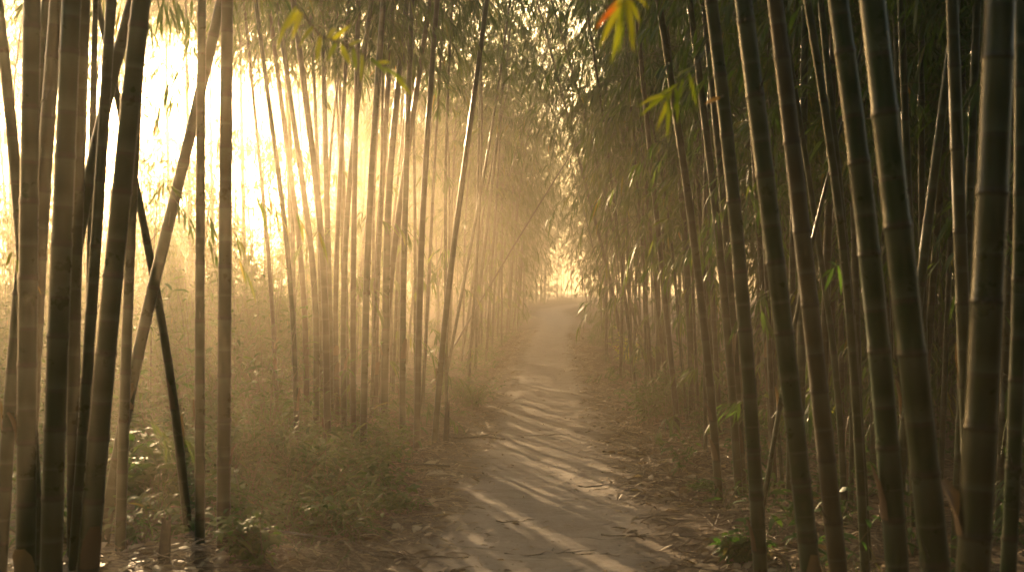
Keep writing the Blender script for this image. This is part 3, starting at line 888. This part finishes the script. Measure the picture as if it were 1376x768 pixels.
def undergrowth():
    m = Mesh()
    # left bank, near
    for _ in range(620):
        y = rng.uniform(6.2, 14); x = rng.uniform(-5.5, -.7)
        px = px_of(x, y); lim = path_x(y) - 1.25
        if x > lim: continue
        if px > 520 and rng.random() < .6: continue
        if rng.random() > .35 + .65 * vnoise(np.array(x * .9), np.array(y * .9), 21): continue
        k = rng.random()
        plant_into(m, x, y, rng.uniform(.12, .5), int(rng.integers(3, 8)), 1.1, *((rng.uniform(.08, .16), rng.uniform(.025, .06)) if k < .5 else (rng.uniform(.15, .28), rng.uniform(.010, .018))), .3 + .3 * k)
    # green drift of low herbs between the clump and the path corner
    for _ in range(420):
        px = rng.normal(440, 95); py = rng.uniform(600, 735)
        if px > 555 or px < 300: continue
        if px > 650 - (py - 560) * 1.0: continue
        d = F * CAMZ / (py - HORIZON)
        if rng.random() > .25 + .9 * vnoise(np.array(px * .022), np.array(py * .045), 51) ** 1.5: continue
        plant_into(m, (px - 688) / F * d, d, rng.uniform(.08, .34), int(rng.integers(3, 8)), 1.3, *((rng.uniform(.07, .12), rng.uniform(.02, .045)) if rng.random() < .5 else (rng.uniform(.14, .24), rng.uniform(.010, .018))), rng.uniform(.35, .65))
    # taller brush behind the dark left stalks
    for _ in range(620):
        y = rng.uniform(8.5, 24); x = rng.uniform(-13, -1.8)
        if px_of(x, y) > 400 or px_of(x, y) < -80: continue
        plant_into(m, x, y, rng.uniform(.5, .9 + .10 * y), int(rng.integers(5, 10)), .9, rng.uniform(.10, .18), rng.uniform(.016, .04), .45, 10)
    # right side shade
    for _ in range(260):
        y = rng.uniform(5.0, 16); x = rng.uniform(1.4, 8)
        if x < path_x(y) + 1.1 or px_of(x, y) > 1430: continue
        plant_into(m, x, y, rng.uniform(.15, .6), int(rng.integers(4, 9)), 1.0, rng.uniform(.07, .15), rng.uniform(.015, .04), .3)
    # along the path further off
    for _ in range(240):
        y = rng.uniform(13, 48); s = -1 if rng.random() < .55 else 1
        x = path_x(y) + s * rng.uniform(1.0, 2.3)
        plant_into(m, x, y, rng.uniform(.12, .42), int(rng.integers(4, 8)), 1.1, rng.uniform(.09, .17), rng.uniform(.014, .03), .5)
    tag(link('undergrowth', m.data('undergrowth', [M_HERB, M_BRANCH])), kind='stuff')


rng = np.random.default_rng(122)
undergrowth()


def far_brush():
    m = Mesh()
    for _ in range(420):
        y = rng.uniform(20, 60); x = rng.uniform(-26, -3.5)
        px = px_of(x, y)
        if px > 470 or px < -150: continue
        plant_into(m, x, y, rng.uniform(.8, 2.6), int(rng.integers(5, 9)), .9, rng.uniform(.2, .34), rng.uniform(.04, .08), .5, 12)
    tag(link('distant_undergrowth', m.data('distant_undergrowth', [M_HERB, M_BRANCH])), kind='stuff')


rng = np.random.default_rng(123)
far_brush()


def grass():
    m = Mesh()
    n = 9000
    y = 5.2 + 26 * rng.random(n) ** 1.6; side = np.where(rng.random(n) < .62, -1, 1)
    off = 1.0 + np.abs(rng.normal(0, 1.0, n)) + np.where(side < 0, .1, .15)
    x = path_x(y) + side * off
    k = vnoise(x * 1.1, y * 1.1, 33) > .42
    x, y = x[k], y[k]; n = len(x)
    A = rng.uniform(0, 6.3, n); el = rng.uniform(.4, 1.4, n)
    D = np.stack([np.cos(A) * np.cos(el), np.sin(A) * np.cos(el), np.sin(el)], -1)
    leaves_into(m, np.stack([x, y, gz(x, y) - .01], -1), D, rng.uniform(.08, .30, n), rng.uniform(.004, .009, n), np.clip(rng.normal(.45, .25, n), 0, 1), droop=.8)
    tag(link('grass', m.data('grass', [M_STRAW])), kind='stuff')


rng = np.random.default_rng(124)
grass()


rng = np.random.default_rng(125)
# distinct shrubs
def shrub(name, px, py, h, label, group=None, n=60, leaf_l=.12, leaf_w=.02, tone=.5, mat_=None, spread=.7, per=9, d=None):
    d = d or F * CAMZ / (py - HORIZON)
    for _ in range(4):
        d = F * (CAMZ - float(gz((px - 688) / F * d, d))) / (py - HORIZON)
    x = (px - 688) / F * d; z = float(gz(x, d))
    m = Mesh()
    for _ in range(max(1, n // 8)):
        plant_into(m, x + rng.normal(0, .16 * h), d + rng.normal(0, .16 * h), h * rng.uniform(.6, 1.1), 8, spread, leaf_l, leaf_w, tone, per)
    V = m.v; o3 = np.array([x, d, z])
    m.v = [v - o3 for v in V]
    t = empty(name, (x, d, z)); tag(t, label, 'shrub', group)
    link('crown', m.data('crown', [mat_ or M_HERB, M_BRANCH]), t)
    return t


shrub('leafy_shrub', 850, 497, .62, 'small glowing yellow-green bush at the foot of the right bamboo wall', tone=.55, mat_=M_BRIGHT, n=40, leaf_l=.13, leaf_w=.04)
shrub('leafy_shrub', 878, 500, .5, 'dim green bush right of the glowing yellow-green bush', tone=.5, n=40, leaf_l=.12, leaf_w=.035)
shrub('feathery_shrub', 880, 572, .62, 'wide feathery grey-green shrub low beside the path on the right', tone=.45, n=90, leaf_l=.13, leaf_w=.014, spread=1.1)
shrub('feathery_shrub', 918, 556, .75, 'feathery dark green shrub behind the plumb olive stalk', tone=.35, n=80, leaf_l=.14, leaf_w=.016)
shrub('feathery_shrub', 628, 548, .6, 'feathery pale green shrub right of the rotten post at the left path edge', tone=.55, n=80, leaf_l=.15, leaf_w=.014, spread=1.1)
shrub('feathery_shrub', 655, 486, .55, 'far hazy green tuft at the left path edge under the leaning pole', tone=.5, n=50, leaf_l=.15, leaf_w=.018, spread=1.1)
shrub('leafy_shrub', 335, 660, .62, 'dark glossy-leaved bush right of the near vertical stalk', tone=.3, n=90, leaf_l=.13, leaf_w=.03)
shrub('leafy_shrub', 392, 665, .5, 'dark bushy plant between the vertical stalk and the grassy mound', tone=.35, n=70, leaf_l=.12, leaf_w=.03)
shrub('leafy_shrub', 205, 690, .62, 'broad-leaved green plant behind the steep leaning left stalk', tone=.5, n=40, leaf_l=.15, leaf_w=.06)
shrub('low_herb', 470, 694, .22, 'low bright green herb mound in the litter left of the path', tone=.6, n=90, leaf_l=.08, leaf_w=.022, spread=1.4)
shrub('low_herb', 530, 686, .18, 'small green herb patch nearest the path on the left', tone=.6, n=60, leaf_l=.08, leaf_w=.02, spread=1.4)
shrub('low_herb', 945, 662, .14, 'moss-green low herb at the right path edge by the curved stalk', tone=.6, n=50, leaf_l=.06, leaf_w=.02, spread=1.5)
shrub('leafy_shrub', 998, 752, .24, 'low leafy plant at the bottom beside the leftmost big right stalk', tone=.5, n=60, leaf_l=.09, leaf_w=.03)
shrub('leafy_shrub', 330, 755, .26, 'leafy plant at the bottom edge beside the near vertical stalk', tone=.5, n=60, leaf_l=.09, leaf_w=.03)


# ------------------------------------------------------------------ litter
def litter():
    m = Mesh()

    def put(n, ymin, ymax, pw, offs, lmin, lmax, wr, lift=.004, tmu=.5):
        y = ymin + (ymax - ymin) * rng.random(n) ** pw
        s = np.where(rng.random(n) < .5, -1, 1)
        x = path_x(y) + s * offs(n, y)
        keep = vnoise(x * 1.7, y * 1.7, 44) + .5 * vnoise(x * 5, y * 5, 45) > rng.uniform(.25, .95, n)
        x, y = x[keep], y[keep]; n = len(x)
        A = rng.uniform(0, 6.3, n); el = rng.normal(.04, .15, n)
        D = np.stack([np.cos(A) * np.cos(el), np.sin(A) * np.cos(el), np.sin(el)], -1)
        L = rng.uniform(lmin, lmax, n)
        P = np.stack([x, y, gz(x, y) + lift + .014 * rng.random(n) + np.clip(-el, 0, 1) * L * .8], -1)
        leaves_into(m, P, D, L, L * rng.uniform(*wr, n), np.clip(rng.normal(tmu, .22, n), 0, 1), droop=rng.uniform(.1, .3))
    put(62000, 3.5, 34, 1.7, lambda n, y: .50 + np.abs(rng.normal(0, 1.3, n)), .07, .20, (.07, .16), tmu=.55)
    put(5000, 3.5, 16, 1.5, lambda n, y: .7 + np.abs(rng.normal(0, 1.3, n)), .05, .10, (.35, .6), tmu=.55)
    put(2300, 3.5, 30, 1.5, lambda n, y: np.abs(rng.normal(.38, .2, n)), .025, .075, (.12, .3), lift=.013, tmu=.42)
    put(1100, 3.8, 12, 1.3, lambda n, y: .75 + np.abs(rng.normal(0, 1.1, n)), .09, .19, (.25, .45), lift=.015, tmu=.78)
    tag(link('leaf_litter', m.data('leaf_litter', [M_DRY])), kind='stuff')
    # a mesh of fine dry stems lying over the banks
    n = 2600
    y = 4 + 22 * rng.random(n) ** 1.6; s = np.where(rng.random(n) < .55, -1, 1)
    x = path_x(y) + s * (.75 + np.abs(rng.normal(0, 1.0, n)))
    A = rng.uniform(0, 6.3, n); L = rng.uniform(.1, .5, n)
    t = np.linspace(-.5, .5, 4)
    PX = x[:, None] + np.cos(A)[:, None] * L[:, None] * t; PY = y[:, None] + np.sin(A)[:, None] * L[:, None] * t
    PZ = gz(PX, PY) + .012 + rng.random((n, 1)) * .05 + rng.normal(0, .012, (n, 4))
    m = Mesh(); tubes_into(m, np.stack([PX, PY, PZ], -1), np.full((n, 4), .0025) * rng.uniform(.6, 1.6, (n, 1)), 0, 4)
    tag(link('twig_litter', m.data('twig_litter', [M_TWIG])), kind='stuff')


rng = np.random.default_rng(126)
litter()


def gravel():
    m = Mesh()
    n = 2600
    y = 4 + 18 * rng.random(n) ** 1.6; x = path_x(y) + rng.normal(0, .42, n)
    r = .003 + .011 * rng.random(n) ** 3.0
    o6 = np.array([(1, 0, 0), (0, 1, 0), (-1, 0, 0), (0, -1, 0), (0, 0, .75), (0, 0, -.6)])
    V = (o6[None] * rng.uniform(.6, 1.25, (n, 6, 3))) * r[:, None, None] + o6[None] * 0
    a = rng.uniform(0, 6.3, n); V = rot_about(V, a[:, None])
    V = V + np.stack([x, y, gz(x, y) + .011 + r * .2], -1)[:, None]
    tri = np.array([(0, 1, 4), (1, 2, 4), (2, 3, 4), (3, 0, 4), (1, 0, 5), (2, 1, 5), (3, 2, 5), (0, 3, 5)])
    m.add(V.reshape(-1, 3), (np.arange(n)[:, None, None] * 6 + tri[None]).reshape(-1, 3))
    tag(link('gravel', m.data('gravel', [simple('small_stones', (.10, .08, .06), (.34, .29, .23), .8, 12)], True)), kind='stuff')


rng = np.random.default_rng(300)
gravel()


def fallen_stick(px, py, length, ang, r, label, group=None, curve=.04):
    d = F * CAMZ / (py - HORIZON); x = (px - 688) / F * d
    t = np.linspace(-.5, .5, 9)
    X = x + math.cos(ang) * length * t - math.sin(ang) * curve * np.sin(t * 5); Y = d + math.sin(ang) * length * t + math.cos(ang) * curve * np.sin(t * 5)
    Z = gz(X, Y) + r * .7 + .010 + .01 * np.abs(np.sin(t * 9))
    o3 = np.array([x, d, float(gz(x, d))])
    P = np.stack([X, Y, Z], -1) - o3
    m = Mesh(); tubes_into(m, P[None], np.linspace(r, r * .45, 9)[None], 0, 7)
    for k in (3, 5):
        q = P[k] + np.array([math.cos(ang + .8), math.sin(ang + .8), .12]) * length * .14
        tubes_into(m, np.stack([P[k], q])[None], np.array([[r * .5, r * .3]]), 0, 5)
    o = link('fallen_stick', m.data('fallen_stick', [M_TWIG])); o.location = o3
    tag(o, label, 'stick', group)


fallen_stick(872, 724, .62, -.45, .006, 'pale forked stick on the dirt at the bottom right of the path')
fallen_stick(880, 650, .50, .35, .008, 'dark stick lying between the sunlit patch and the curved right stalk')
fallen_stick(815, 654, .45, -.25, .005, 'thin dark twig across the right half of the path')
fallen_stick(740, 742, .55, .06, .004, 'thin dark twig lying straight across the path at the very bottom')
fallen_stick(560, 755, .60, .15, .008, 'pale stick pointing at the path in the bottom left litter')
fallen_stick(545, 690, .50, .10, .007, 'pale stick along the green herb patch left of the path')
fallen_stick(960, 618, .7, -.3, .007, 'long dry stick under the dark stalks right of the path')
fallen_stick(700, 700, .35, .2, .004, 'small dark twig on the left half of the path')
fallen_stick(735, 585, .5, .05, .005, 'dark twig lying across the middle of the path')
fallen_stick(800, 745, .3, -.7, .004, 'short brown twig right of the path centre near the bottom')
fallen_stick(625, 590, .9, -.5, .022, 'thick mossy root sprawling from the rotten post to the path', curve=.1)


def fallen_cane(px, py, length, ang, r, label):
    d = F * CAMZ / (py - HORIZON); x = (px - 688) / F * d
    o3 = np.array([x, d, float(gz(x, d))]); ca, sa = math.cos(ang), math.sin(ang)

    def fx(s):
        s = np.asarray(s, float); X = x + ca * (s - length / 2); Y = d + sa * (s - length / 2)
        return np.stack([X, Y, gz(X, Y) * .4 + .6 * o3[2] + r + .012 + .03 * np.sin(s * 2.1)], -1) - o3
    t = empty('fallen_cane', tuple(o3)); tag(t, label, 'bamboo cane')
    m = Mesh(); culm_into(m, fx, length, r, 10, .30, top=.7)
    link('culm', m.data('culm', [M_CULM_BROWN]), t)


fallen_cane(455, 640, 1.9, .25, .016, 'old brown cane lying in the herbs below the sunlit clump')
fallen_cane(345, 735, 1.3, -.5, .014, 'old cane lying slantwise in the bottom left litter')
fallen_cane(985, 590, 1.6, -.75, .015, 'old cane lying under the stalks right of the path')


def stump(px, py_base, py_top, wpx, label, d=None):
    d = d or F * CAMZ / (py_base - HORIZON); x = (px - 688) / F * d; z = float(gz(x, d))
    h = (py_base - py_top) / F * d; r = wpx * d / F / 2
    n = 14; rows = 12; V = []; ang = np.arange(n) / n * 2 * np.pi
    jag = rng.uniform(.75, 1.08, n)
    for k in range(rows):
        u = k / (rows - 1)
        rr = r * (1.35 - .35 * min(1, u * 5)) * (1 - .35 * u) * (1 + .12 * vnoise(ang * 2, np.full(n, u * 6), 3) - .06)
        hh = (h + .06) * u * (1 if k < rows - 3 else jag) - .06
        V.append(np.stack([np.cos(ang) * rr + .02 * u, np.sin(ang) * rr, np.broadcast_to(hh, (n,))], -1))
    V.append(np.array([[.02, 0, h * .72]]))
    idx = np.arange(n * rows).reshape(rows, n); nx = np.roll(idx, -1, 1)
    m = Mesh(); tri = np.stack([idx[-1], nx[-1], np.full(n, n * rows)], -1)
    m.add(np.concatenate(V), [np.stack([idx[:-1], nx[:-1], nx[1:], idx[1:]], -1).reshape(-1, 4), tri])
    o = link('broken_stump', m.data('broken_stump', [M_STUMP])); o.location = (x, d, z); tag(o, label, 'stump')


stump(599, 597, 540, 9, 'dark rotten post stub beside the slender leaning stalk')
stump(220, 790, 724, 18, 'short dark broken stump at the bottom left between the stalks')
stump(876, 512, 488, 8, 'small dark stub at the foot of the right bamboo wall', d=19)


# ------------------------------------------------------------------ leafy branches hanging into view close to the camera
def hanging(name, pts, d, leaves, label, mat_=M_BRIGHT, r=.003):
    W = np.array([at(px, py, d + dd) for px, py, dd in pts]); o3 = W[0].copy()
    t = empty(name, tuple(o3)); tag(t, label, 'branch')
    m = Mesh(); tubes_into(m, (W - o3)[None], np.linspace(r, r * .5, len(W))[None], 0, 6)
    link('stem', m.data('stem', [M_BRANCH]), t)
    for (px, py, qx, qy, w, tone) in leaves:
        a, b = at(px, py, d + rng.uniform(-.03, .03)), at(qx, qy, d + rng.uniform(-.06, .1))
        L = np.linalg.norm(b - a); D = (b - a) / L
        S = norm(np.cross(D, np.array([rng.normal(0, .35), -1.0, rng.normal(0, .35)])))
        Nn = np.cross(S, D); K = 7; V = []
        for k in range(K):
            u = k / (K - 1); ww = w * d / F * .40 * (math.sin(math.pi * min(1, u * .92 + .06)) ** .75) * (1.15 - .45 * u)
            c = a - o3 + D * L * u + Nn * .06 * L * math.sin(u * 3) + np.array([0, 0, -.08 * L * u * u])
            V += [c + S * ww + Nn * ww * .25, c, c - S * ww + Nn * ww * .25]
        i = np.arange(K - 1)[:, None] * 3
        m = Mesh(); m.add(np.array(V), np.concatenate([i + [0, 1, 4, 3], i + [1, 2, 5, 4]]), tone=tone)
        link('leaf', m.data('leaf', [mat_]), t)


hanging('hanging_branch', [(350, -40, .2), (400, 10, 0), (430, 48, 0), (470, 62, 0), (520, 90, .05), (560, 122, .1)], 2.6,
        [(430, 48, 425, 82, 9, .3), (440, 52, 452, 34, 9, .35), (444, 54, 470, 30, 9, .5), (452, 58, 440, 80, 10, .2), (458, 60, 470, 84, 10, .3),
         (468, 62, 492, 52, 8, .4), (474, 64, 478, 92, 8, .1), (486, 72, 484, 108, 7, .3), (496, 78, 518, 96, 9, .1), (506, 84, 524, 82, 7, .4),
         (516, 90, 545, 104, 9, .1), (528, 98, 553, 126, 8, .2), (405, 16, 392, 50, 10, .6), (402, 12, 384, 36, 9, .5), (398, 8, 372, 62, 9, .45), (420, 36, 402, 62, 9, .3)],
        'drooping branch of yellow-green leaves before the sunlit stalks')
hanging('hanging_branch', [(862, -60, .1), (850, -28, 0), (838, -2, 0), (834, 4, 0)], 2.2,
        [(838, -4, 800, 34, 11, .97), (837, 0, 806, 58, 12, .6), (837, 2, 821, 80, 11, .4), (838, 2, 832, 66, 10, .25), (840, 0, 851, 64, 13, .4), (842, -4, 860, 26, 11, .45), (845, -14, 872, 8, 9, .5), (846, -16, 822, 6, 9, .4)],
        'hanging sprig with a fan of yellow and orange leaves above the path')
hanging('hanging_branch', [(950, 66, .12), (930, 92, .05), (914, 112, 0), (902, 122, 0), (890, 127, 0)], 2.9,
        [(914, 112, 872, 136, 9, .25), (905, 120, 860, 152, 8, .2), (902, 122, 882, 170, 9, .35), (897, 126, 896, 182, 9, .2), (908, 118, 910, 162, 8, .15), (890, 127, 858, 140, 7, .3), (918, 106, 902, 150, 8, .2), (926, 98, 936, 140, 7, .1), (930, 92, 906, 104, 7, .1)],
        'dangling sprig of dull green leaves below the orange leaf fan')
hanging('hanging_leaf', [(972, 128, .02), (968, 131, 0)], 3.2, [(968, 131, 948, 137, 8, .9)], 'single orange dead leaf caught beside the leftmost big right stalk')
hanging('hanging_branch', [(1132, 352, .1), (1124, 356, 0), (1116, 362, 0)], 4.9, [(1120, 360, 1108, 388, 7, .1), (1116, 362, 1104, 372, 6, .3), (1124, 357, 1112, 350, 6, .1), (1126, 356, 1130, 392, 6, .05)],
        'few dim leaves caught between two thick right stalks', M_LEAF)


# ------------------------------------------------------------------ haze
def haze():
    X0, X1, Y0, Y1, Z0, Z1 = -225, 225, -45, 335, -1.2, ZTOP
    v = [(x, y, z) for z in (Z0, Z1) for y in (Y0, Y1) for x in (X0, X1)]
    m = Mesh(); m.add(np.array(v), np.array([(0, 2, 3, 1), (4, 5, 7, 6), (0, 1, 5, 4), (2, 6, 7, 3), (0, 4, 6, 2), (1, 3, 7, 5)]))
    M, nt, out = mat('haze')
    p = nt.nodes.new('ShaderNodeVolumePrincipled')
    p.inputs['Color'].default_value = (1, .85, .63, 1)
    p.inputs['Density'].default_value = HAZE
    p.inputs['Anisotropy'].default_value = .78
    p.inputs['Density Attribute'].default_value = ''
    nt.links.new(p.outputs[0], out.inputs['Volume'])
    M.cycles.homogeneous_volume = True
    o = link('haze', m.data('haze', [M], False)); tag(o, kind='stuff')


HAZE = .0125
bpy.context.view_layer.update()
ZTOP = 0.0
for o in C.objects:
    if o.type == 'MESH' and max((o.matrix_world @ Vector(c)).z for c in o.bound_box) > ZTOP:
        co_ = np.empty(len(o.data.vertices) * 3, np.float32); o.data.vertices.foreach_get('co', co_)
        r_ = o.matrix_world[2]
        ZTOP = max(ZTOP, float((co_.reshape(-1, 3) @ np.array(r_[:3]) + r_[3]).max()))
ZTOP += .15
haze()

# ------------------------------------------------------------------ light, sky, camera
sc = bpy.context.scene
w = bpy.data.worlds.new('World'); sc.world = w; w.use_nodes = True
nt = w.node_tree; bg = nt.nodes['Background']
sky = nt.nodes.new('ShaderNodeTexSky'); sky.sky_type = 'NISHITA'; sky.sun_disc = False
sky.sun_elevation = SUN_EL; sky.sun_rotation = SUN_AZ
sky.dust_density = 4.0; sky.air_density = 1.2; sky.ozone_density = .6
nt.links.new(mixc(nt, 1.0, sky.outputs[0], (1, 1, .93), 'MULTIPLY'), bg.inputs[0]); bg.inputs[1].default_value = .055

L = bpy.data.lights.new('sun', 'SUN'); L.energy = 5.0; L.angle = math.radians(.45); L.color = (1, .68, .36)
lo = bpy.data.objects.new('sun', L); C.objects.link(lo)
sd = Vector((math.sin(SUN_AZ) * math.cos(SUN_EL), math.cos(SUN_AZ) * math.cos(SUN_EL), math.sin(SUN_EL)))
lo.rotation_mode = 'QUATERNION'; lo.rotation_quaternion = sd.to_track_quat('Z', 'Y'); lo.location = sd * 100

cam = bpy.data.cameras.new('camera'); co = bpy.data.objects.new('camera', cam); C.objects.link(co)
co.location = (0, 0, CAMZ); co.rotation_euler = (math.radians(90) + math.atan(16 / F), 0, 0)
cam.sensor_width = 36; cam.lens = 36 * F / 1376; cam.clip_end = 1200; cam.clip_start = .05
cam.dof.use_dof = True; cam.dof.focus_distance = 13; cam.dof.aperture_fstop = 3.2
sc.camera = co

sc.view_settings.view_transform = 'Standard'; sc.view_settings.look = 'None'
sc.view_settings.exposure = 2.85; sc.view_settings.gamma = 1
cy = sc.cycles
cy.max_bounces = 6; cy.diffuse_bounces = 3; cy.glossy_bounces = 2; cy.transmission_bounces = 4; cy.volume_bounces = 0; cy.transparent_max_bounces = 4
cy.use_denoising = True; cy.denoiser = 'OPENIMAGEDENOISE'
cy.caustics_reflective = False; cy.caustics_refractive = False
